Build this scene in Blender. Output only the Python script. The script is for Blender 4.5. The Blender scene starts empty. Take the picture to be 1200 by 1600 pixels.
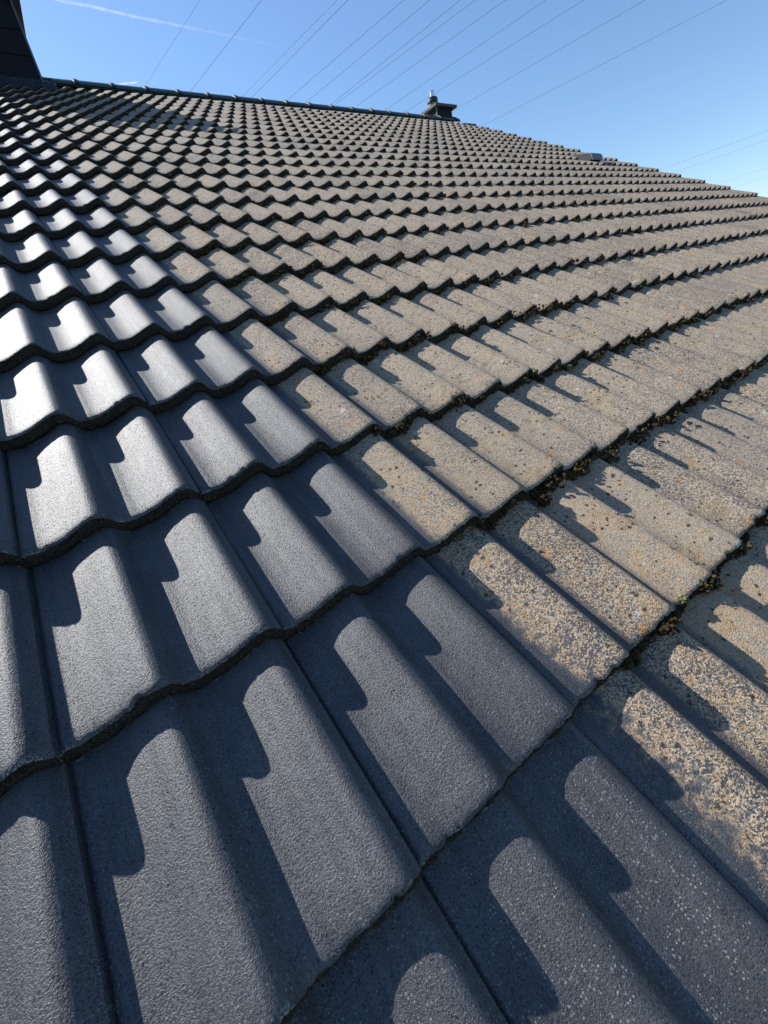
import bpy, bmesh, math, random
from mathutils import Vector, Matrix, noise

# ------------------------------------------------------------------ frame of the roof
PITCH = math.radians(27.0)
GAUGE = 0.348387          # visible length of a tile course (m)
COVER = 0.30              # visible width of a tile
STEP = 0.031              # rise from one course to the next
TILT = STEP / GAUGE
BASE_Z = 5.0              # height of the roof's reference point over the ground
RM = Matrix.Translation((0, 0, BASE_Z)) @ Matrix.Rotation(PITCH, 4, 'X')   # roof frame -> world
def rw(x, y, z=0.0):
    return RM @ Vector((x, y, z))

scene = bpy.context.scene
col = scene.collection

# ------------------------------------------------------------------ camera
CR = Matrix(((0.8014611, -0.58778571, 0.11030897), (-0.37993128, -0.64286693, -0.66511227), (0.46185748, 0.49115178, -0.73855101)))
CAM_ROOF = Vector((0.18056418, -0.28592421, 0.61186381))
F_PX = 631.08             # focal length in pixels of a 1200 x 1600 frame
cam = bpy.data.cameras.new('camera')
cam.sensor_fit = 'VERTICAL'; cam.sensor_height = 36.0; cam.lens = F_PX / 1600 * 36.0
cam.clip_start = 0.02; cam.clip_end = 60000
cam_o = bpy.data.objects.new('camera', cam); col.objects.link(cam_o)
c2r = (CR.transposed() @ Matrix.Diagonal((1, -1, -1))).to_4x4()
cam_o.matrix_world = RM @ Matrix.Translation(CAM_ROOF) @ c2r
scene.camera = cam_o
CAM_W = RM @ CAM_ROOF
def ray(u, v):            # direction in the world of a point of the 1200 x 1600 frame
    d = CR.transposed() @ Vector(((u - 600) / F_PX, (v - 800) / F_PX, 1))
    return (RM.to_3x3() @ d).normalized()
def project(p_roof):
    x = CR @ (Vector(p_roof) - CAM_ROOF)
    return (600 + F_PX * x.x / x.z, 800 + F_PX * x.y / x.z, x.z) if x.z > 0.02 else (1e6, 1e6, x.z)

# ------------------------------------------------------------------ sun and sky
SUN_ROOF = Vector((-1.85, 3.9, 1.0)).normalized()      # towards the sun, in the roof's frame
sun_dir = (RM.to_3x3() @ SUN_ROOF).normalized()
sun_el = math.asin(sun_dir.z); sun_az = math.atan2(sun_dir.x, sun_dir.y)
world = bpy.data.worlds.new('World'); scene.world = world; world.use_nodes = True
wn = world.node_tree.nodes; wl = world.node_tree.links
sky = wn.new('ShaderNodeTexSky'); sky.sky_type = 'NISHITA'; sky.sun_disc = False
sky.sun_elevation = sun_el; sky.sun_rotation = sun_az
sky.altitude = 300; sky.air_density = 1.2; sky.dust_density = 0.35; sky.ozone_density = 6.0
wl.new(sky.outputs[0], wn['Background'].inputs[0]); wn['Background'].inputs[1].default_value = 0.108
sun = bpy.data.lights.new('sun', 'SUN'); sun.energy = 5.0; sun.angle = math.radians(0.53); sun.color = (1.0, 0.975, 0.94)
sun_o = bpy.data.objects.new('sun', sun); col.objects.link(sun_o)
sun_o.rotation_euler = sun_dir.to_track_quat('Z', 'Y').to_euler(); sun_o.location = (0, 0, 60)
scene.view_settings.view_transform = 'Standard'; scene.view_settings.look = 'None'
scene.view_settings.exposure = 0.76; scene.view_settings.gamma = 1.0; scene.view_settings.use_curve_mapping = False
scene.render.engine = 'CYCLES'
scene.cycles.max_bounces = 5; scene.cycles.diffuse_bounces = 2; scene.cycles.glossy_bounces = 2; scene.cycles.transparent_max_bounces = 8

# ------------------------------------------------------------------ helpers
def link_mesh(name, verts, faces, mat, parent=None, smooth=None, matrix=None):
    me = bpy.data.meshes.new(name); me.from_pydata(verts, [], faces); me.update()
    if smooth is True: me.polygons.foreach_set('use_smooth', [True] * len(me.polygons))
    elif smooth: me.polygons.foreach_set('use_smooth', smooth)
    if mat: me.materials.append(mat)
    o = bpy.data.objects.new(name, me); col.objects.link(o)
    if parent: o.parent = parent
    if matrix is not None: o.matrix_local = matrix
    return o
def link_bm(name, bm, mat, parent=None, smooth=False, bevel=0.0):
    if bevel:
        bmesh.ops.bevel(bm, geom=[e for e in bm.edges], offset=bevel, segments=2, affect='EDGES', profile=0.6)
    me = bpy.data.meshes.new(name); bm.to_mesh(me); bm.free()
    if smooth: me.polygons.foreach_set('use_smooth', [True] * len(me.polygons))
    if mat: me.materials.append(mat)
    o = bpy.data.objects.new(name, me); col.objects.link(o)
    if parent: o.parent = parent
    return o
def empty(name, loc=(0, 0, 0), matrix=None):
    o = bpy.data.objects.new(name, None); col.objects.link(o)
    if matrix is not None: o.matrix_world = matrix
    else: o.location = loc
    o.empty_display_size = 0.2
    return o
def tag(o, label=None, category=None, group=None, kind=None):
    if label: o['label'] = label
    if category: o['category'] = category
    if group: o['group'] = group
    if kind: o['kind'] = kind
    return o
def box_bm(x0, x1, y0, y1, z0, z1, bm=None):
    bm = bm or bmesh.new()
    v = [bm.verts.new(p) for p in ((x0, y0, z0), (x1, y0, z0), (x1, y1, z0), (x0, y1, z0), (x0, y0, z1), (x1, y0, z1), (x1, y1, z1), (x0, y1, z1))]
    for f in ((3, 2, 1, 0), (4, 5, 6, 7), (0, 1, 5, 4), (1, 2, 6, 5), (2, 3, 7, 6), (3, 0, 4, 7)): bm.faces.new([v[i] for i in f])
    return bm

class NT:                  # small node-tree writer
    def __init__(s, name):
        s.m = bpy.data.materials.new(name); s.m.use_nodes = True
        s.t = s.m.node_tree; s.n = s.t.nodes; s.bsdf = s.n['Principled BSDF']
    def put(s, sock, v):
        if isinstance(v, bpy.types.NodeSocket): s.t.links.new(v, sock)
        elif v is not None: sock.default_value = v
    def node(s, kind, ins=None, **props):
        nd = s.n.new(kind)
        for k, v in props.items(): setattr(nd, k, v)
        for k, v in (ins or {}).items(): s.put(nd.inputs[k], v)
        return nd
    def math(s, op, a, b=None, c=None):
        nd = s.node('ShaderNodeMath', operation=op)
        for i, v in enumerate((a, b, c)):
            if v is not None: s.put(nd.inputs[i], v)
        return nd.outputs[0]
    def vmath(s, op, a, b=None):
        nd = s.node('ShaderNodeVectorMath', operation=op)
        s.put(nd.inputs[0], a)
        if b is not None: s.put(nd.inputs[1], b)
        return nd.outputs[0]
    def ramp(s, v, lo, hi, a=0.0, b=1.0, smooth=True):
        nd = s.node('ShaderNodeMapRange', interpolation_type='SMOOTHSTEP' if smooth else 'LINEAR')
        for k, x in ((0, v), (1, lo), (2, hi), (3, a), (4, b)): s.put(nd.inputs[k], x)
        return nd.outputs[0]
    def noise(s, vec, scale, detail=2.0, rough=0.5, dim='3D'):
        nd = s.node('ShaderNodeTexNoise', {'Vector': vec, 'Scale': scale, 'Detail': detail, 'Roughness': rough}, noise_dimensions=dim)
        return nd.outputs[0]
    def voronoi(s, vec, scale, feature='F1', rand=1.0):
        return s.node('ShaderNodeTexVoronoi', {'Vector': vec, 'Scale': scale, 'Randomness': rand}, feature=feature, voronoi_dimensions='2D')
    def mix(s, f, a, b):
        nd = s.node('ShaderNodeMix', data_type='RGBA')
        s.put(nd.inputs[0], f)
        for i, v in ((6, a), (7, b)):
            s.put(nd.inputs[i], v if isinstance(v, bpy.types.NodeSocket) else (*v, 1.0))
        return nd.outputs[2]
    def bump(s, h, strength, dist, normal=None):
        nd = s.node('ShaderNodeBump', {'Height': h, 'Strength': strength, 'Distance': dist})
        if normal is not None: s.put(nd.inputs['Normal'], normal)
        return nd.outputs[0]
    def roof(s):           # position in the roof's frame (texture follows the roof, not the lens)
        g = s.node('ShaderNodeNewGeometry')
        p = s.vmath('SUBTRACT', g.outputs['Position'], (0, 0, BASE_Z))
        r = s.node('ShaderNodeVectorRotate', {'Vector': p, 'Angle': -PITCH}, rotation_type='X_AXIS')
        return r.outputs[0]
    def out(s, base=None, rough=None, normal=None, spec=None, metal=None):
        for k, v in (('Base Color', base), ('Roughness', rough), ('Normal', normal), ('Specular IOR Level', spec), ('Metallic', metal)):
            if v is None: continue
            if k == 'Base Color' and not isinstance(v, bpy.types.NodeSocket): v = (*v, 1.0)
            s.put(s.bsdf.inputs[k], v)
        return s.m

# ------------------------------------------------------------------ materials
COAT_A, COAT_B, COAT_C = (0.012, 0.013, 0.016), (0.020, 0.0215, 0.025), (0.032, 0.0335, 0.037)
COAT_ROUGH, COAT_SPEC = 0.63, 0.82
def tile_material():
    t = NT('concrete_tile')
    P = t.roof()
    sep = t.node('ShaderNodeSeparateXYZ', {0: P}); X, Y, Z = sep.outputs
    cu = t.math('DIVIDE', t.math('ADD', X, 0.03), COVER)
    rv = t.math('DIVIDE', t.math('ADD', Y, 0.005), GAUGE)
    cell = t.node('ShaderNodeCombineXYZ', {0: t.math('FLOOR', cu), 1: t.math('FLOOR', rv), 2: 3.0})
    wn_ = t.node('ShaderNodeTexWhiteNoise', {'Vector': cell.outputs[0]}, noise_dimensions='3D')
    rnd = wn_.outputs[0]
    rnd2 = t.math('FRACT', t.math('MULTIPLY', rnd, 37.7))
    xm = t.math('FRACT', t.math('DIVIDE', X, 0.15))
    off = t.vmath('ADD', P, wn_.outputs[1])
    n_big = t.noise(P, 9.0, 2.0)
    n_mid = t.noise(off, 45.0, 2.0, 0.6)
    n_fine = t.noise(off, 400.0, 1.0, 0.6)
    n_grain = t.noise(off, 1000.0, 0.0, 0.5)
    vg = t.voronoi(off, 430.0)                      # grains of about 2 mm
    vgc = t.node('ShaderNodeSeparateColor', {0: vg.outputs['Color']})
    vs = t.voronoi(off, 230.0)
    vsc = t.node('ShaderNodeSeparateColor', {0: vs.outputs['Color']})
    dot_r = t.ramp(vsc.outputs[1], 0.0, 1.0, 0.05, 0.30, False)
    dot = t.math('MULTIPLY', t.math('LESS_THAN', t.math('ADD', vs.outputs['Distance'], t.math('MULTIPLY', t.math('SUBTRACT', n_grain, 0.5), 0.25)), dot_r), t.math('GREATER_THAN', vsc.outputs[0], 0.52))
    streak = t.noise(t.vmath('MULTIPLY', off, (70.0, 5.0, 5.0)), 1.0, 2.0, 0.6)      # wash marks running down the slope
    # ---- where the old surface was left: right of the cleaned and coated columns
    right = t.math('GREATER_THAN', X, 0.568)
    edge = t.math('ADD', X, t.math('MULTIPLY', t.math('SUBTRACT', n_mid, 0.5), 0.16))
    edge = t.math('ADD', edge, t.ramp(Y, -0.40, 0.10, 0.02, 0.075))
    old = t.math('MULTIPLY', t.ramp(edge, 0.62, 0.675), right)
    trough = t.ramp(t.math('ABSOLUTE', t.math('SUBTRACT', t.math('FRACT', t.math('ADD', xm, 0.42)), 0.30)), 0.05, 0.22, 1.0, 0.0)
    bare = t.math('MULTIPLY', t.ramp(edge, 0.80, 1.05, 0.85, 0.0), trough)
    old = t.math('MULTIPLY', old, t.math('SUBTRACT', 1.0, bare))
    grow = t.ramp(t.math('ADD', X, t.math('MULTIPLY', Y, 0.55)), 0.30, 1.4, 0.64, 0.70)     # denser up and to the right
    cover_t = t.math('ADD', grow, t.math('MULTIPLY', t.math('SUBTRACT', n_big, 0.5), 0.55))
    cover_t = t.math('ADD', cover_t, t.math('MULTIPLY', t.math('SUBTRACT', rnd, 0.5), 0.22))
    cover_t = t.math('SUBTRACT', cover_t, t.math('MULTIPLY', trough, 0.07))
    grain_v = t.math('ADD', t.math('MULTIPLY', vgc.outputs[0], 0.45), t.math('MULTIPLY', n_fine, 0.55))
    crust = t.math('MULTIPLY', t.ramp(t.math('SUBTRACT', cover_t, grain_v), -0.13, 0.13), old)
    # ---- the coated (clean) surface
    coat = t.mix(rnd, COAT_A, COAT_B)
    coat = t.mix(t.ramp(n_big, 0.4, 0.75), coat, COAT_C)
    coat = t.mix(t.math('MULTIPLY', t.ramp(streak, 0.58, 0.80), 0.22), coat, (0.085, 0.088, 0.092))
    dust = t.math('MULTIPLY', dot, t.math('MULTIPLY', t.ramp(n_mid, 0.34, 0.54), t.ramp(Y, -0.75, 0.5, 1.0, 0.3)))
    coat = t.mix(t.math('MULTIPLY', dust, 0.75), coat, (0.25, 0.25, 0.245))
    # ---- weathered body and its crust
    body = t.mix(n_mid, (0.050, 0.050, 0.052), (0.105, 0.098, 0.088))
    beige = t.mix(vgc.outputs[1], (0.175, 0.140, 0.102), (0.47, 0.385, 0.285))
    beige = t.mix(t.math('MULTIPLY', t.ramp(rnd2, 0.3, 1.0), 0.45), beige, (0.25, 0.215, 0.170))
    beige = t.mix(t.math('MULTIPLY', t.ramp(n_big, 0.55, 0.72), 0.30), beige, (0.40, 0.27, 0.13))
    tan = t.math('MULTIPLY', t.ramp(t.math('ADD', X, t.math('MULTIPLY', Y, 0.8)), 0.5, 1.3, 0.55, 0.0), t.ramp(n_mid, 0.35, 0.65))
    beige = t.mix(tan, beige, (0.46, 0.30, 0.155))      # orange-tan crust on the lowest old tiles
    aged = t.mix(crust, body, beige)
    vp = t.voronoi(off, 85.0)
    vpc = t.node('ShaderNodeSeparateColor', {0: vp.outputs['Color']})
    pd = t.math('ADD', vp.outputs['Distance'], t.math('MULTIPLY', t.math('SUBTRACT', n_fine, 0.5), 0.95))
    pit = t.math('MULTIPLY', t.math('LESS_THAN', pd, t.ramp(vpc.outputs[1], 0.0, 1.0, 0.0, 0.32, False)), t.math('GREATER_THAN', vpc.outputs[0], t.math('SUBTRACT', t.ramp(n_big, 0.40, 0.65, 0.98, 0.76), t.ramp(Y, 0.4, 1.6, 0.0, 0.36))))
    grey = t.math('MULTIPLY', t.ramp(Y, 1.0, 4.0), 0.5)
    aged = t.mix(grey, aged, t.mix(crust, (0.065, 0.062, 0.058), t.mix(vgc.outputs[1], (0.160, 0.140, 0.116), (0.395, 0.350, 0.292))))
    aged = t.mix(t.math('MULTIPLY', pit, 0.9), aged, (0.016, 0.013, 0.011))
    grime = t.math('MULTIPLY', t.ramp(t.math('ADD', n_mid, t.math('MULTIPLY', n_big, 0.6)), 0.86, 1.02), t.ramp(n_fine, 0.42, 0.62, 0.0, 0.6))
    aged = t.mix(grime, aged, (0.045, 0.040, 0.034))
    # round lichens: orange and pale
    lv = t.voronoi(P, 15.0)
    lc = t.node('ShaderNodeSeparateColor', {0: lv.outputs['Color']})
    ld = t.math('ADD', lv.outputs['Distance'], t.math('MULTIPLY', t.math('SUBTRACT', n_fine, 0.5), 0.12))
    rad = t.ramp(lc.outputs[1], 0.0, 1.0, 0.04, 0.14, False)
    ring = t.math('LESS_THAN', ld, rad)
    spot = t.math('MULTIPLY', t.math('MULTIPLY', ring, t.math('GREATER_THAN', lc.outputs[0], 0.74)), t.ramp(n_fine, 0.38, 0.48))
    pale = t.math('MULTIPLY', ring, t.math('LESS_THAN', lc.outputs[0], 0.08))
    aged = t.mix(t.math('MULTIPLY', spot, 0.8), aged, t.mix(vgc.outputs[1], (0.36, 0.14, 0.045), (0.46, 0.26, 0.10)))
    aged = t.mix(t.math('MULTIPLY', pale, 0.6), aged, (0.46, 0.44, 0.38))
    isold = t.math('MAXIMUM', crust, t.ramp(edge, 0.62, 0.92))
    isold = t.math('MULTIPLY', t.math('MULTIPLY', isold, right), t.math('SUBTRACT', 1.0, t.math('MULTIPLY', bare, 0.9)))
    base = t.mix(isold, coat, aged)
    lipm = t.ramp(t.math('FRACT', rv), 0.020, 0.045, 1.0, 0.0)
    chip = t.math('MULTIPLY', t.math('MULTIPLY', lipm, t.math('GREATER_THAN', n_fine, 0.55)), t.ramp(n_mid, 0.52, 0.60))
    base = t.mix(t.math('MULTIPLY', chip, 0.85), base, (0.24, 0.215, 0.18))
    jm = t.math('MULTIPLY', t.ramp(t.math('FRACT', t.math('SUBTRACT', cu, 0.012)), 0.955, 0.99), t.math('GREATER_THAN', n_grain, 0.60))
    base = t.mix(t.math('MULTIPLY', jm, 0.6), base, (0.20, 0.19, 0.18))
    rough = t.ramp(isold, 0.0, 1.0, COAT_ROUGH, 0.88, False)
    # ---- relief
    oldish = t.math('MULTIPLY', t.ramp(X, 0.60, 0.75), right)
    hh = t.math('ADD', n_fine, t.math('MULTIPLY', n_grain, 0.6))
    hh = t.math('SUBTRACT', hh, t.math('MULTIPLY', t.math('MULTIPLY', dot, oldish), 1.2))
    nb = t.bump(hh, t.ramp(oldish, 0.0, 1.0, 0.60, 0.95, False), 0.0014)
    glint = t.math('MULTIPLY', t.math('MULTIPLY', t.ramp(n_fine, 0.36, 0.50, 0.40, COAT_SPEC), t.ramp(streak, 0.30, 0.70, 0.80, 1.0)), t.math('SUBTRACT', 1.0, t.math('MULTIPLY', dot, 0.9)))
    spec = t.math('ADD', t.math('MULTIPLY', glint, t.math('SUBTRACT', 1.0, isold)), t.math('MULTIPLY', isold, 0.10))
    t.bsdf.inputs['IOR'].default_value = 1.68
    return t.out(base, rough, nb, spec)

def nose_material():       # raw, never coated cut end of the tile
    t = NT('raw_concrete_end')
    P = t.roof()
    n1 = t.noise(P, 380.0, 3.0, 0.65); n2 = t.noise(P, 60.0, 3.0)
    c = t.mix(t.ramp(n1, 0.35, 0.7), (0.012, 0.0105, 0.009), (0.062, 0.051, 0.040))
    c = t.mix(t.math('MULTIPLY', t.ramp(n1, 0.64, 0.74), 0.9), c, (0.36, 0.30, 0.22))
    c = t.mix(t.math('MULTIPLY', t.ramp(n2, 0.5, 0.75), 0.5), c, (0.045, 0.035, 0.022))
    return t.out(c, 0.95, t.bump(n1, 0.9, 0.004), 0.15)

def moss_material(name, a, b, c):
    t = NT(name)
    P = t.node('ShaderNodeNewGeometry').outputs['Position']
    n1 = t.noise(P, 350.0, 3.0, 0.7); n2 = t.noise(P, 40.0, 2.0)
    cc = t.mix(t.ramp(n1, 0.3, 0.7), a, b)
    cc = t.mix(t.math('MULTIPLY', t.ramp(n2, 0.52, 0.66), 0.8), cc, c)
    return t.out(cc, 1.0, t.bump(n1, 1.0, 0.004), 0.1)

def plain(name, color, rough, noise_scale=0.0, amt=0.3, metal=0.0, bump=0.0, spec=0.5):
    t = NT(name)
    if not noise_scale: return t.out(color, rough, None, spec, metal)
    P = t.node('ShaderNodeNewGeometry').outputs['Position']
    n = t.noise(P, noise_scale, 4.0, 0.6)
    lo = tuple(x * (1 - amt) for x in color); hi = tuple(min(1, x * (1 + amt)) for x in color)
    c = t.mix(t.ramp(n, 0.3, 0.7), lo, hi)
    return t.out(c, t.math('ADD', rough, t.math('MULTIPLY', t.math('SUBTRACT', n, 0.5), 0.2)), t.bump(n, bump, 0.003) if bump else None, spec, metal)

M_TILE = tile_material(); M_NOSE = nose_material()
M_MOSS = moss_material('dark_moss', (0.016, 0.011, 0.006), (0.085, 0.056, 0.028), (0.105, 0.085, 0.034))
M_MOSSO = moss_material('ochre_moss', (0.035, 0.026, 0.010), (0.12, 0.095, 0.035), (0.20, 0.17, 0.07))
M_MOSSG = moss_material('green_moss', (0.055, 0.060, 0.018), (0.20, 0.19, 0.075), (0.30, 0.28, 0.14))
M_RIDGE = plain('ridge_tile_coating', (0.030, 0.052, 0.050), 0.42, 70, 0.35, bump=0.2)
M_MORTAR = plain('mortar', (0.20, 0.19, 0.17), 0.95, 60, 0.4, bump=0.5)
M_DECK = plain('roof_boards', (0.09, 0.065, 0.045), 0.9, 8, 0.3)
M_SLATE = plain('dark_cladding_board', (0.010, 0.012, 0.017), 0.75, 30, 0.25, bump=0.1, spec=0.15)
M_TRIM = plain('grey_corner_trim', (0.06, 0.07, 0.085), 0.4, 20, 0.2)
M_CAP = plain('brown_cap_slab', (0.085, 0.055, 0.045), 0.8, 40, 0.3, bump=0.3)
M_LEAD = plain('lead_flashing', (0.075, 0.085, 0.10), 0.5, 25, 0.35, metal=0.3, bump=0.3)
M_CONC = plain('weathered_concrete', (0.20, 0.185, 0.165), 0.9, 35, 0.35, bump=0.4)
M_CHIM = plain('small_chimney_cladding', (0.012, 0.014, 0.019), 0.75, 30, 0.3, spec=0.2)
M_SCAP = plain('mossy_cap_concrete', (0.085, 0.090, 0.075), 0.9, 40, 0.4, bump=0.3)
M_POT = plain('black_flue_collar', (0.014, 0.015, 0.017), 0.5)
M_STEEL = plain('steel_pipe', (0.55, 0.58, 0.60), 0.3, 40, 0.15, metal=1.0)
M_VENT = plain('grey_vent_hood', (0.10, 0.11, 0.12), 0.5, 40, 0.25)
M_WALL = plain('white_render', (0.62, 0.60, 0.56), 0.9, 50, 0.08, bump=0.3)
M_WIRE = plain('weathered_wire', (0.09, 0.10, 0.12), 0.8, spec=0.2)
M_GRASS = plain('lawn', (0.06, 0.085, 0.03), 0.95, 0.8, 0.4)

# ------------------------------------------------------------------ the ground
gs = 12000.0
tag(link_mesh('ground', [(-gs, -gs, 0), (gs, -gs, 0), (gs, gs, 0), (-gs, gs, 0)], [(0, 1, 2, 3)], M_GRASS), kind='structure')

# ------------------------------------------------------------------ the tile
KN = [(0, -1.0), (10, -.4), (20, 1.5), (30, 4.6), (40, 8.6), (57, 16.6), (70, 23.0), (82, 28.4), (90, 30.9), (97, 31.4), (104, 29.0), (110, 24.2), (115, 17.8), (120, 10.8), (125, 5.2), (130, 1.8), (136, -.4), (143, -1.5)]
def profile(x_mm):         # height (mm) of the double-roll profile, period 150 mm
    x = x_mm % 150.0
    n = len(KN)
    for i in range(n):
        x1, y1 = KN[i]; x2, y2 = KN[(i + 1) % n]
        if i == n - 1: x2 += 150
        if x1 <= x < x2:
            x0, y0 = KN[i - 1]; x3, y3 = KN[(i + 2) % n]
            if i == 0: x0 -= 150
            if x3 < x2: x3 += 150
            m1 = (y2 - y0) / (x2 - x0); m2 = (y3 - y1) / (x3 - x1); h = x2 - x1; s = (x - x1) / h
            return (2*s**3-3*s*s+1)*y1 + (s**3-2*s*s+s)*h*m1 + (-2*s**3+3*s*s)*y2 + (s**3-s*s)*h*m2
    return 0.0
U0, U1 = -0.022, 0.3025
def prof_u(u):             # metres, u from the left joint
    z = profile((u - 0.03) * 1000) / 1000
    if u < 0.018:          # flat under-lap at the left edge
        k = min(1.0, max(0.0, (0.018 - u) / 0.012))
        z = z * (1 - k) + (-0.0018) * k
        if u < 0.007: z -= 0.004 * min(1.0, (0.007 - u) / 0.004)      # side channel along the joint
    return z
# nose section: (y, drop) from the upper surface round the lip and down the raw end
NOSE = [(0.030, 0.0), (0.012, 0.0003), (0.0065, 0.0012), (0.0028, 0.0029), (0.0008, 0.0054), (0.0, 0.0082)]
RAW = [(-0.0004, 0.0084), (-0.0020, 0.0155), (-0.0034, 0.0225), (-0.0030, 0.0292), (0.016, 0.0296)]
TILE_L = 0.405
def tile_geometry(nu, seed, rough=0.0, ys=(0.40, 0.21, 0.09), lip=6):
    """one interlocking double-roll tile; returns verts, faces, smooth flags, material indices"""
    rng = random.Random(seed)
    us = [U0 + (U1 - U0) * i / (nu - 1) for i in range(nu)]
    V, F, S, MI = [], [], [], []
    def strip(rows, mat, smooth):
        base = len(V)
        for r in rows: V.extend(r)
        for j in range(len(rows) - 1):
            for i in range(nu - 1):
                a = base + j * nu + i
                F.append((a, a + nu, a + nu + 1, a + 1)); S.append(smooth); MI.append(mat)
    wob = Vector((seed * 3.7, seed * 1.3, 0))
    def nz(u, y, f, s): return noise.noise(Vector((u * f, y * f, 0)) + wob) * s
    rows = []
    for y in ys: rows.append([(u, y, prof_u(u) - y * TILT + nz(u, y, 9, 0.0006)) for u in us])
    for y, d in NOSE:
        r = []
        for u in us:
            e = rough * (nz(u, 0, 60, 0.0020) + nz(u, 5, 190, 0.0012)) * min(1, d / 0.006)
            ch = rough * max(0.0, noise.noise(Vector((u * 42, 4.4, 0)) + wob) - 0.38) * 0.022 * min(1, d / 0.003)      # broken lip
            r.append((u, y + e + ch, prof_u(u) - y * TILT - d - ch * 0.4 + nz(u, y, 9, 0.0006)))
        rows.append(r)
    cut = len(ys) + lip
    strip(rows[:cut], 0, True)
    rows2 = rows[cut - 1:]
    for k, (y, d) in enumerate(RAW):
        r = []
        for u in us:
            e = rough * (nz(u, k * 2.3 + 1, 140, 0.0026) + nz(u, k * 4.1 + 9, 60, 0.0022))
            e2 = rough * (nz(u, k * 3.1 + 30, 90, 0.0026) if k == 3 else 0)
            r.append((u, y + e, prof_u(u) - d + e2))
        rows2.append(r)
    rows2.append([(u, TILE_L, prof_u(u) - TILE_L * TILT - 0.014) for u in us])
    strip(rows2, 1, rough > 0)
    # closed sides
    for i in (0, nu - 1):
        base = len(V)
        loop = [r[i] for r in rows[:cut]] + [r[i] for r in rows2[1:]]
        V.extend(loop)
        F.append(tuple(range(base, base + len(loop))) if i else tuple(reversed(range(base, base + len(loop)))))
        S.append(False); MI.append(1 if i == 0 else 0)
    return V, F, S, MI
def tile_mesh(nu, seed, rough, ys, lip=6):
    V, F, S, MI = tile_geometry(nu, seed, rough, ys, lip)
    me = bpy.data.meshes.new('tile'); me.from_pydata(V, [], F)
    me.polygons.foreach_set('use_smooth', S); me.polygons.foreach_set('material_index', MI)
    me.materials.append(M_TILE); me.materials.append(M_NOSE); me.update()
    return me

ROWS = range(-6, 22)
COLS = range(-7, 27)
RIDGE_Y = 22.4 * GAUGE
BOUND_COL = 2              # first column left uncleaned
roof = tag(empty('tiled_roof', matrix=RM.copy()), 'sloping roof of double-roll concrete tiles, dark coated columns left, weathered brown right', 'roof')
R_RIGHT = -0.03 + COVER * (COLS[-1] + 1)
R_LEFT = -0.03 + COVER * COLS[0]

jr = random.Random(11)
spots = []
for r in ROWS:
    for c in COLS:
        x0 = -0.03 + COVER * c; y0 = r * GAUGE
        ctr = (x0 + 0.15, y0 + 0.17, 0.0)
        u, v, d = project(ctr)
        us_ = [project((x0 + dx, y0 + dy, 0.01)) for dx in (0, 0.3) for dy in (0, GAUGE)]
        seen = any(-5 < a[0] < 1205 and -5 < a[1] < 1605 and a[2] > 0.05 for a in us_)
        dist = (Vector(ctr) - CAM_ROOF).length
        jit = (jr.gauss(0, 0.0012), jr.gauss(0, 0.0024), jr.uniform(0, 0.0022), jr.gauss(0, 0.0045), jr.gauss(0, 0.010))
        spots.append((0 if seen else 1, dist, r, c, x0, y0, jit))
spots.sort(key=lambda s: (s[0], s[1]))
singles, rest = spots[:300], spots[300:]
near_meshes = [tile_mesh(150, 100 + k, 1.25, (0.40, 0.30, 0.21, 0.13, 0.07), 5) for k in range(7)]
mid_meshes = [tile_mesh(56, 200 + k, 1.0, (0.40, 0.21, 0.09), 4) for k in range(4)]
def tile_matrix(x0, y0, jit):
    return Matrix.Translation((x0 + jit[0], y0 + jit[1], jit[2])) @ Matrix.Rotation(jit[3], 4, 'Z') @ Matrix.Rotation(jit[4] * 0.3, 4, 'Y')
vent_spot = (12, 24)
for i, (s, dist, r, c, x0, y0, jit) in enumerate(singles):
    me = near_meshes[(r * 5 + c * 3) % 7] if dist < 1.35 else mid_meshes[(r * 3 + c) % 4]
    o = bpy.data.objects.new('tile', me); col.objects.link(o)
    o.parent = roof; o.matrix_local = tile_matrix(x0, y0, jit)
# the farther tiles and those out of view: real tiles joined into one part
far_geo = [tile_geometry(34, 300 + k, 0.6, (0.40, 0.12), 4) for k in range(3)]
V, F, S, MI = [], [], [], []
for s, dist, r, c, x0, y0, jit in rest:
    gv, gf, gs_, gm = far_geo[(r + c) % 3]
    m = tile_matrix(x0, y0, jit); b = len(V)
    V.extend([tuple(m @ Vector(p)) for p in gv]); F.extend([tuple(i + b for i in f) for f in gf]); S.extend(gs_); MI.extend(gm)
far = link_mesh('distant_tiles', V, F, M_TILE, roof, S)
far.data.materials.append(M_NOSE); far.data.polygons.foreach_set('material_index', MI)
tag(far, 'farther courses of weathered tiles running up to the ridge', kind='stuff')

# verge: one hanging side flange per course
def verge_piece(r):
    z1 = prof_u(0.30)
    y0 = r * GAUGE
    bm = box_bm(R_RIGHT - 0.004, R_RIGHT + 0.014, y0 + 0.004, y0 + GAUGE + 0.03, -0.12, 0.0)
    for v in bm.verts:
        if v.co.z > -0.01: v.co.z = 0.016 - (v.co.y - y0) * TILT
    return bm
for r in ROWS: link_bm('verge_flange', verge_piece(r), M_TILE, roof)

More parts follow.
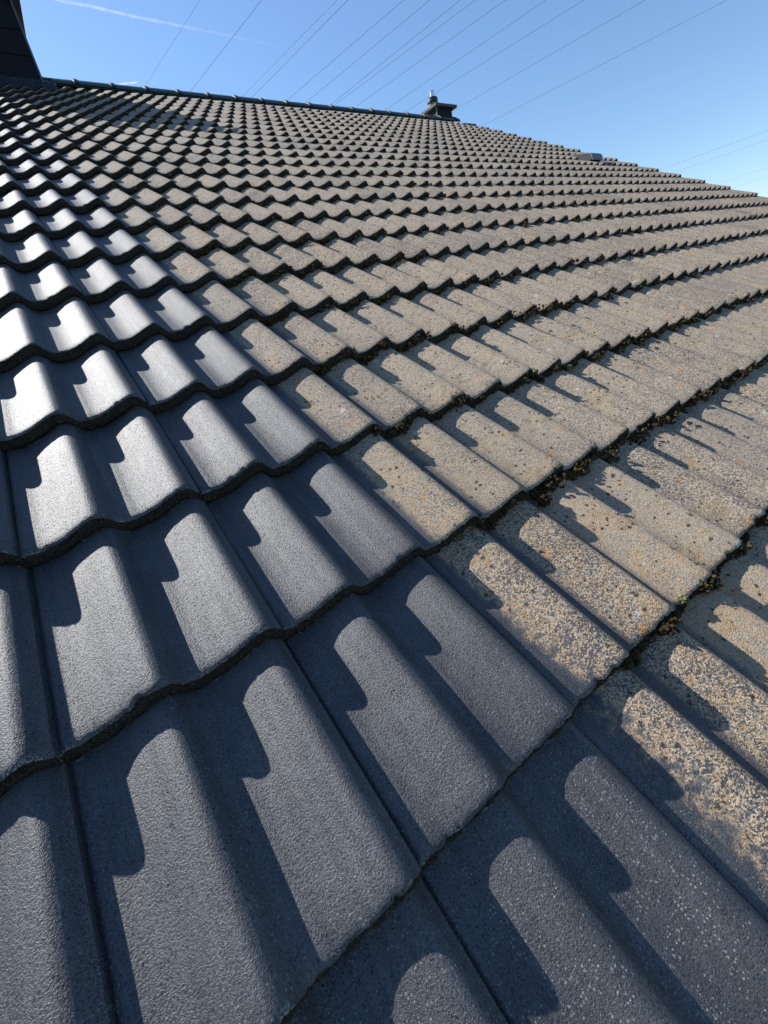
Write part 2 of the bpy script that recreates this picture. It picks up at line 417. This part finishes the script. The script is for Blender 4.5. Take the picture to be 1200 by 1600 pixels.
# roof boards below the tiles, both slopes, and the walls that carry them
Y_EAVE = ROWS[0] * GAUGE
APEX_Y = RIDGE_Y + 0.115
link_bm('roof_deck', box_bm(R_LEFT + 0.02, R_RIGHT - 0.03, Y_EAVE + 0.03, APEX_Y - 0.05, -0.17, -0.075), M_DECK, roof)
inv = RM.inverted()
ap = rw(0, APEX_Y, 0.0)     # apex line of the roof in the world
def wpart(name, pts_world, faces, mat, smooth=False):
    return link_mesh(name, [tuple(inv @ Vector(p)) for p in pts_world], faces, mat, roof, smooth)
bl = 7.5                    # run of the rear slope
zb = ap.z - bl * math.tan(PITCH)
wpart('rear_slope', [(R_LEFT, ap.y + 0.03, ap.z - 0.02), (R_RIGHT, ap.y + 0.03, ap.z - 0.02), (R_RIGHT, ap.y + bl, zb), (R_LEFT, ap.y + bl, zb),
                     (R_LEFT, ap.y + 0.03, ap.z - 0.15), (R_RIGHT, ap.y + 0.03, ap.z - 0.15), (R_RIGHT, ap.y + bl, zb - 0.13), (R_LEFT, ap.y + bl, zb - 0.13)],
      [(0, 1, 2, 3), (7, 6, 5, 4), (0, 4, 5, 1), (1, 5, 6, 2), (2, 6, 7, 3), (3, 7, 4, 0)], M_TILE)
ev = rw(0, Y_EAVE + 0.45, -0.2)
wy0, wy1 = ev.y, ap.y + bl - 0.4
def wall(name, x0, x1, y0, y1, z1):
    bm = box_bm(x0, x1, y0, y1, 0.0, z1)
    for v in bm.verts: v.co = inv @ v.co
    link_bm(name, bm, M_WALL, roof)
wall('eaves_wall', R_LEFT + 0.1, R_RIGHT - 0.2, wy0, wy0 + 0.3, ev.z - 0.02)
wall('rear_wall', R_LEFT + 0.1, R_RIGHT - 0.2, wy1 - 0.3, wy1, ev.z - 0.3)
for gx in (R_LEFT + 0.1, R_RIGHT - 0.45):
    xs = (gx, gx + 0.25); pts = []
    for x in xs: pts += [(x, wy0 + 0.31, 0.0), (x, wy1 - 0.31, 0.0), (x, wy1 - 0.31, ev.z - 0.3), (x, ap.y, ap.z - 0.28), (x, wy0 + 0.31, ev.z - 0.05)]
    wpart('gable_wall', pts, [(4, 3, 2, 1, 0), (5, 6, 7, 8, 9), (0, 1, 6, 5), (1, 2, 7, 6), (2, 3, 8, 7), (3, 4, 9, 8), (4, 0, 5, 9)], M_WALL)

# ridge tiles
lowf = rw(0, RIDGE_Y, 0.024); apz = rw(0, APEX_Y, 0.0).z + 0.052
def ridge_section(grow):
    pts = []
    hw = ap.y - lowf.y; h = apz - lowf.z
    for k in range(13):
        a = math.pi * k / 12
        x = -math.cos(a); zz = math.sin(a) ** 0.85
        lin = 1 - abs(x)
        pts.append((ap.y + x * (hw + grow), lowf.z - 0.004 + (h + 0.004) * (0.55 * zz + 0.45 * lin) + grow))
    return pts
def ridge_tile(x0, x1, dz):
    bm = bmesh.new()
    rings = [(x0 - 0.035, 0.010), (x0 + 0.012, 0.010), (x0 + 0.016, 0.0), (x1 + 0.01, -0.003)]
    outer = []
    for x, gr in rings: outer.append([bm.verts.new(inv @ Vector((x, y, z + dz))) for y, z in ridge_section(gr)])
    inner = [[bm.verts.new(inv @ Vector((x, ap.y + (y - ap.y) * 0.88, z + dz - 0.014))) for y, z in ridge_section(0)] for x in (rings[0][0], rings[-1][0])]
    for a, b in zip(outer, outer[1:]):
        for i in range(12): bm.faces.new((a[i], b[i], b[i + 1], a[i + 1]))
    for a, b in ((inner[0], outer[0]), (outer[-1], inner[1]), (inner[1], inner[0])):
        for i in range(12): bm.faces.new((a[i], b[i], b[i + 1], a[i + 1]))
    bmesh.ops.recalc_face_normals(bm, faces=bm.faces)
    return bm
rr = random.Random(5)
n = 0
x = 1.47 - 0.4085 * 8
while x < R_RIGHT - 0.05:
    link_bm('ridge_tile', ridge_tile(x, min(x + 0.4085, R_RIGHT + 0.02), rr.gauss(0, 0.0015)), M_RIDGE, roof)
    x += 0.4085

# hooded vent on the far side of the roof
def vent_hood():
    x0, x1 = 7.07, 7.33
    sec = [(4.34, 0.034), (4.10, 0.090), (4.06, 0.093), (4.025, 0.084), (3.985, 0.036), (3.992, 0.031), (4.032, 0.074), (4.06, 0.080), (4.10, 0.077), (4.34, 0.022)]
    bm = bmesh.new()
    a = [bm.verts.new((x0, y, z)) for y, z in sec]; b = [bm.verts.new((x1, y, z)) for y, z in sec]
    bm.faces.new(a); bm.faces.new(b[::-1])
    for i in range(len(sec)): bm.faces.new((a[i], b[i], b[(i + 1) % len(sec)], a[(i + 1) % len(sec)]))
    bmesh.ops.recalc_face_normals(bm, faces=bm.faces)
    hood = link_bm('roof_vent', bm, M_VENT, roof)
    tag(hood, 'grey hooded vent standing proud of the tiles near the verge')
    for xs in (x0 + 0.004, x1 - 0.016):
        bm = bmesh.new()
        pts = [(4.03, -0.03), (4.32, -0.03), (4.32, 0.0245), (4.10, 0.076), (4.06, 0.079), (4.034, 0.073), (4.01, 0.05)]
        f = [[bm.verts.new((xs + dx, y, z)) for y, z in pts] for dx in (0, 0.012)]
        bm.faces.new(f[0]); bm.faces.new(f[1][::-1])
        for i in range(len(pts)): bm.faces.new((f[0][i], f[1][i], f[1][(i + 1) % len(pts)], f[0][(i + 1) % len(pts)]))
        bmesh.ops.recalc_face_normals(bm, faces=bm.faces)
        link_bm('cheek', bm, M_POT, hood)
vent_hood()

# ------------------------------------------------------------------ big chimney at the upper left
CH_X0, CH_X1 = -0.02, 1.045
CH_ROW = 20.95
fb = rw(0, CH_ROW * GAUGE, 0.02)
CH_Y0, CH_Y1 = fb.y, fb.y + 0.60
CAP_Z = fb.z + 0.68
ch = tag(empty('chimney', (0.5, CH_Y0, fb.z)), 'large dark-clad chimney at the upper left, cut off by the frame', 'chimney')
def ch_part(name, bm, mat, parent=ch, **k):
    base = ch.location
    for v in bm.verts: v.co -= base
    return link_bm(name, bm, mat, parent, **k)
ch_part('core', box_bm(CH_X0 + 0.03, CH_X1 - 0.03, CH_Y0 + 0.03, CH_Y1 - 0.03, fb.z - 0.35, CAP_Z), M_SLATE)
rows_z = [fb.z + 0.03, fb.z + 0.262, fb.z + 0.468, CAP_Z + 0.0]
for k in range(3):
    z0, z1 = rows_z[k], rows_z[k + 1]
    mid = CH_X0 + (0.42 if k % 2 else 0.56)
    for xa, xb in ((CH_X0 + 0.004, mid - 0.002), (mid + 0.002, CH_X1 - 0.006)):
        bm = box_bm(xa, xb, CH_Y0, CH_Y0 + 0.012, z0 - 0.02, z1 - 0.004)
        for v in bm.verts:      # lower edge lapped proud of the row below
            if v.co.z < z0: v.co.y -= 0.011
        ch_part('cladding_panel', bm, M_SLATE)
    for xs, xe in ((CH_X0, CH_X0 + 0.012), (CH_X1 - 0.012, CH_X1)):
        ch_part('cladding_panel', box_bm(xs, xe, CH_Y0 + 0.014, CH_Y1, z0 - 0.018, z1 - 0.004), M_SLATE)
for xs in (CH_X0 - 0.006, CH_X1 - 0.012):
    ch_part('corner_trim', box_bm(xs, xs + 0.018, CH_Y0 - 0.016, CH_Y0 + 0.010, fb.z + 0.01, CAP_Z), M_TRIM)
ch_part('cap_slab', box_bm(CH_X0 - 0.05, CH_X1 + 0.085, CH_Y0 - 0.05, CH_Y1 + 0.07, CAP_Z, CAP_Z + 0.05), M_CAP, bevel=0.006)
# lead apron dressed over the tiles in front, and its turned corner
def apron(x0, x1, y_top, y_low):
    bm = bmesh.new(); rowsv = []
    nx = int((x1 - x0) / 0.012)
    for k in range(7):
        s = k / 6; y = y_top + (y_low - y_top) * s; rv = []
        for i in range(nx + 1):
            xx = x0 + (x1 - x0) * i / nx
            pz = profile(xx * 1000) / 1000
            yy = y % GAUGE
            zz = (0.036 + 0.05 * (1 - s) ** 2) * (1 - s) + s * (pz + 0.007) - yy * TILT * 0.8
            rv.append(bm.verts.new(rw(xx, y, zz)))
        rowsv.append(rv)
    for a, b in zip(rowsv, rowsv[1:]):
        for i in range(nx): bm.faces.new((a[i], a[i + 1], b[i + 1], b[i]))
    bmesh.ops.solidify(bm, geom=bm.faces[:], thickness=0.003)
    return bm
ch_part('lead_apron', apron(CH_X0 - 0.12, CH_X1 + 0.10, CH_ROW * GAUGE + 0.03, CH_ROW * GAUGE - 0.24), M_LEAD, smooth=True)
bm = box_bm(CH_X1 + 0.001, CH_X1 + 0.12, CH_Y0 - 0.02, CH_Y1, 0, 0.012)
for v in bm.verts:
    z_ = v.co.z; v.co.z = rw(0, (v.co.y) / math.cos(PITCH), 0).z + 0.035 + z_ + (0.03 if v.co.x < CH_X1 + 0.05 else 0)
ch_part('side_flashing', bm, M_LEAD)

# ------------------------------------------------------------------ small chimney behind the ridge
sy = ap.y + 0.02
SX0, SX1 = 7.60, 8.03
sch = tag(empty('chimney', (7.8, sy, ap.z)), 'small dark chimney with pale cap slab and flue pot behind the ridge', 'chimney')
def sc_part(name, bm, mat, parent=sch, **k):
    for v in bm.verts: v.co -= sch.location
    return link_bm(name, bm, mat, parent, **k)
sz1 = BASE_Z + 3.790
sc_part('stack', box_bm(SX0 + 0.012, SX1 - 0.012, sy + 0.012, sy + 0.40, ap.z - 0.4, sz1), M_CHIM)
sc_part('cladding_panel', box_bm(SX0 + 0.014, SX1 - 0.014, sy, sy + 0.012, ap.z - 0.2, sz1 - 0.002), M_CHIM)
sc_part('cladding_panel', box_bm(SX0, SX0 + 0.012, sy + 0.002, sy + 0.40, ap.z - 0.2, sz1 - 0.002), M_CHIM)
sc_part('corner_trim', box_bm(SX0 - 0.004, SX0 + 0.020, sy - 0.006, sy + 0.004, ap.z - 0.2, sz1 - 0.004), M_CONC)
sc_part('cap_slab', box_bm(SX0 - 0.06, SX1 + 0.08, sy - 0.06, sy + 0.56, sz1, sz1 + 0.042), M_SCAP, bevel=0.005)
def tube(cx, cy, rings, seg=20):
    bm = bmesh.new(); rs = []
    for z, r in rings: rs.append([bm.verts.new((cx + r * math.cos(2 * math.pi * i / seg), cy + r * math.sin(2 * math.pi * i / seg), z)) for i in range(seg)])
    for a, b in zip(rs, rs[1:]):
        for i in range(seg): bm.faces.new((a[i], a[(i + 1) % seg], b[(i + 1) % seg], b[i]))
    bm.faces.new(rs[0][::-1]); bm.faces.new(rs[-1])
    return bm
pc = (SX0 + 0.13, sy + 0.22)
zt = sz1 + 0.042
pot = sc_part('flue_pot', tube(*pc, [(zt, 0.095), (zt + 0.10, 0.085)]), M_CONC, smooth=False)
sc_part('flue_collar', tube(*pc, [(zt + 0.10, 0.10), (zt + 0.115, 0.105), (zt + 0.17, 0.10), (zt + 0.185, 0.08)]), M_POT, pot)
sc_part('flue_pipe', tube(*pc, [(zt + 0.185, 0.042), (zt + 0.275, 0.042), (zt + 0.277, 0.046), (zt + 0.285, 0.046)]), M_STEEL, pot)

# ------------------------------------------------------------------ moss in the laps of the old tiles
mrng = random.Random(23)
ICO = bmesh.new(); bmesh.ops.create_icosphere(ICO, subdivisions=2, radius=1.0)
ico_v = [v.co.copy() for v in ICO.verts]; ico_f = [tuple(v.index for v in f.verts) for f in ICO.faces]; ICO.free()
ICO = bmesh.new(); bmesh.ops.create_icosphere(ICO, subdivisions=1, radius=1.0)
ico1_v = [v.co.copy() for v in ICO.verts]; ico1_f = [tuple(v.index for v in f.verts) for f in ICO.faces]; ICO.free()
def bit(V, F, p, r, tall=1.0):          # one ragged tuft of moss, 20 faces
    b = len(V)
    for v in ico1_v:
        k = r * mrng.uniform(0.45, 1.35)
        V.append((p[0] + v.x * k, p[1] + v.y * k, p[2] + v.z * k * tall))
    F.extend([tuple(i + b for i in f) for f in ico1_f])
def cushion(V, F, p, rad, n, r, flat=0.7):
    for _ in range(n):
        d = Vector((mrng.gauss(0, 1), mrng.gauss(0, 1), mrng.gauss(0, 1))).normalized() * rad * mrng.random() ** 0.55
        bit(V, F, (p[0] + d.x, p[1] + d.y * 0.75, p[2] + d.z * flat), r * mrng.uniform(0.6, 1.3))
V, F = [], []
for s, dist, r, c, x0, y0, jit in spots:
    if c < BOUND_COL or s or dist > 7.5: continue
    near_ = dist < 1.35; mid_ = dist < 2.6
    steps = 30 if near_ else 20 if mid_ else 9 if dist < 4.5 else 5
    for k in range(steps):
        u = (k + mrng.random()) / steps * 0.30
        if c == BOUND_COL and u < 0.10 + 0.05 * mrng.random(): continue
        m = noise.noise(Vector(((x0 + u) * 17, y0 * 9.3, 3.1))) + 0.5 * noise.noise(Vector(((x0 + u) * 43, y0 * 21, 7.7)))
        if m < -0.46: continue
        size = (0.0088 + 0.0230 * max(0.0, m + 0.08)) * mrng.uniform(0.75, 1.3)
        if not near_: size *= 1.2
        z = prof_u(u) - mrng.uniform(0.012, 0.029)
        y = y0 - 0.002 - size * mrng.uniform(0.15, 0.6)
        if near_: cushion(V, F, (x0 + u, y, z), size, 46, 0.0032, 0.85)
        elif mid_: cushion(V, F, (x0 + u, y, z), size, 16, 0.0046, 0.85)
        else: cushion(V, F, (x0 + u, y, z), size * 0.8, 3, 0.0085)
    if mid_:                            # crumbs fallen on the tile below and caught in its pits
        for k in range(26 if near_ else 14):
            u = mrng.uniform(0.02, 0.29); yy = mrng.random() ** 1.6 * 0.30
            if c == BOUND_COL and u < 0.1: continue
            zz = prof_u(u) + STEP - STEP - yy * TILT
            bit(V, F, (x0 + u, y0 + 0.02 + yy, zz - 0.02 * TILT + 0.0004), mrng.uniform(0.0009, 0.0026), 0.6)
ms = link_mesh('moss', V, F, M_MOSS, None, False, RM.copy())
tag(ms, 'dark brown moss filling the laps under the weathered tile ends', 'moss', kind='stuff')
def clump(uv, z, rad, n, mat, lab):
    d = CR.transposed() @ Vector(((uv[0] - 600) / F_PX, (uv[1] - 800) / F_PX, 1))
    p = CAM_ROOF + d * ((z - CAM_ROOF.z) / d.z)
    V, F = [], []
    cushion(V, F, (0, 0, 0), rad * 1.1, n, 0.0032, 0.75)
    o = link_mesh('moss_clump', V, F, mat, None, False, RM @ Matrix.Translation(p))
    tag(o, lab, 'moss', 'moss clumps')
clump((1065, 936), -0.004, 0.0125, 130, M_MOSSG, 'yellow-green moss cushion on a tile corner near the right edge')
clump((716, 838), -0.012, 0.0130, 120, M_MOSSO, 'ochre moss clump under the first weathered tile above the clean ones')
clump((850, 782), -0.010, 0.0170, 170, M_MOSS, 'large dark brown moss clump in a lap right of centre')
clump((560, 681), -0.012, 0.0100, 80, M_MOSSO, 'small olive moss tuft at the boundary of clean and weathered tiles')
clump((890, 574), 0.0, 0.0110, 70, M_MOSSG, 'small yellowish moss tuft in a lap at upper right centre')

# ------------------------------------------------------------------ overhead power lines
wires = [((312.5, 0), (228.75, 131), 30, 0.010, 'faintest, leftmost overhead wire, right of the contrail start'),
 ((408.75, 0), (297, 143.75), 20, 0.011, 'dark overhead wire second from the left, alone in its gap'),
 ((527, 0), (440, 88.5), 28, 0.010, 'fainter left wire of the close pair above the left ridge'),
 ((543.5, 0), (440, 105), 20, 0.011, 'darker right wire of the close pair above the left ridge'),
 ((630.5, 0), (447.5, 157.5), 20, 0.011, 'fifth overhead wire from the left, above the ridge middle'),
 ((671.6, 0), (477.5, 160.5), 20, 0.011, 'sixth overhead wire from the left, above the ridge middle'),
 ((719, 0), (513.5, 166.5), 20, 0.012, 'left wire of the pair that converges at the ridge'),
 ((743, 0), (519.5, 166.5), 20, 0.011, 'right wire of the pair that converges at the ridge'),
 ((790, 0), (554, 168), 20, 0.011, 'ninth overhead wire from the left, right of the converging pair'),
 ((853, 0), (600.5, 172.5), 20, 0.011, 'overhead wire that meets the ridge left of the small chimney'),
 ((912, 0), (632, 175.5), 20, 0.011, 'overhead wire passing behind the flue pipe of the small chimney'),
 ((1008, 0), (711.5, 171), 20, 0.011, 'overhead wire ending at the right end of the small chimney cap'),
 ((1136, 0), (759, 194), 20, 0.012, 'overhead wire just right of the small chimney, meeting the verge top'),
 ((1200, 203.8), (1029, 266), 20, 0.016, 'uppermost of the four low wires at the right edge'),
 ((1200, 218), (1056, 268.8), 20, 0.016, 'second from top of the four low wires at the right edge'),
 ((1200, 261.5), (1123, 286.5), 20, 0.017, 'third from top of the four low wires at the right edge'),
 ((1200, 275), (1146, 293.8), 20, 0.016, 'lowest of the four wires at the right edge')]
for a, b, h, rad, lab in wires:
    da, db = ray(*a), ray(*b)
    pa = CAM_W + da * (h / da.z); pb = CAM_W + db * (h / db.z)
    d = (pb - pa).normalized(); mid = (pa + pb) / 2; L = 260
    side = d.cross(Vector((0, 0, 1))).normalized(); upv = side.cross(d)
    vs_ = []; fs_ = []
    for k in (-1, 1):
        for q in range(6):
            an = math.pi * q / 3
            vs_.append(tuple(d * L * k + side * math.cos(an) * rad * 0.95 + upv * math.sin(an) * rad * 0.95))
    for q in range(6): fs_.append((q, (q + 1) % 6, 6 + (q + 1) % 6, 6 + q))
    fs_ += [tuple(range(5, -1, -1)), tuple(range(6, 12))]
    o = link_mesh('power_line', vs_, fs_, M_WIRE, None, True); o.location = mid
    tag(o, lab, 'wire', 'overhead power lines')

# ------------------------------------------------------------------ contrails high above
def contrail_material(name, alpha):
    t = NT(name)
    g = t.node('ShaderNodeTexCoord').outputs['Object']
    n_ = t.noise(g, 0.004, 4.0, 0.6)
    uvx = t.node('ShaderNodeAttribute', attribute_name='fade').outputs['Fac']
    tr = t.node('ShaderNodeBsdfTransparent'); df = t.node('ShaderNodeBsdfDiffuse', {'Color': (0.9, 0.9, 0.9, 1)}); tl = t.node('ShaderNodeBsdfTranslucent', {'Color': (0.9, 0.9, 0.9, 1)})
    ad = t.node('ShaderNodeMixShader', {0: 0.5, 1: df.outputs[0], 2: tl.outputs[0]})
    fac = t.math('MULTIPLY', t.math('MULTIPLY', t.ramp(n_, 0.3, 0.7, 0.3, 1.0), alpha), uvx)
    lw = t.node('ShaderNodeLayerWeight', {'Blend': 0.5})
    fac = t.math('MULTIPLY', fac, t.ramp(lw.outputs['Facing'], 0.1, 0.95, 1.0, 0.0))
    mx = t.node('ShaderNodeMixShader', {0: fac, 1: tr.outputs[0], 2: ad.outputs[0]})
    t.put(t.n['Material Output'].inputs['Surface'], mx.outputs[0])
    return t.m
def contrail(pts, fades, alt, width_px, alpha, label):
    P = [];
    for (u, v) in pts:
        d = ray(u, v); P.append(CAM_W + d * (alt / d.z))
    c0 = P[0].copy(); V, F, fd = [], [], []
    N = 40; seg = 10
    for k in range(N + 1):
        s = k / N * (len(P) - 1); i = min(int(s), len(P) - 2); f = s - i
        p = P[i].lerp(P[i + 1], f); fade = fades[i] * (1 - f) + fades[i + 1] * f
        dirn = (P[min(i + 1, len(P) - 1)] - P[i]).normalized()
        side = dirn.cross(Vector((0, 0, 1))).normalized(); upv = side.cross(dirn)
        r = (p - CAM_W).length * width_px / F_PX / 2 * (0.8 + 0.5 * noise.noise(Vector((k * 0.6, alt, 0))))
        for j in range(seg):
            a = 2 * math.pi * j / seg
            V.append(tuple(p - c0 + side * math.cos(a) * r + upv * math.sin(a) * r)); fd.append(fade)
    for k in range(N):
        for j in range(seg): F.append((k * seg + j, k * seg + (j + 1) % seg, (k + 1) * seg + (j + 1) % seg, (k + 1) * seg + j))
    o = link_mesh('contrail', V, F, contrail_material('contrail_vapour', alpha), None, True)
    o.location = c0
    at = o.data.attributes.new('fade', 'FLOAT', 'POINT'); at.data.foreach_set('value', fd)
    tag(o, label, 'contrail', 'contrails')
contrail([(60, -10), (100, 3), (140, 9), (180, 19), (215, 27), (250, 34), (285, 41), (350, 54), (450, 75)], [.9, .9, 1, 1, .9, .7, .5, .25, 0], 8000, 3.4, 0.14, 'long white contrail crossing the top left sky')
contrail([(140, 137.5), (170, 134), (190, 131.5), (214, 128.5)], [0.3, .8, 1, .9], 8000, 2.2, 0.5, 'short bright contrail just above the left ridge')
contrail([(825, 190), (900, 168), (960, 149), (1040, 121), (1125, 97)], [0, .6, 1, .7, 0], 8000, 3.0, 0.09, 'faint contrail low in the right sky')
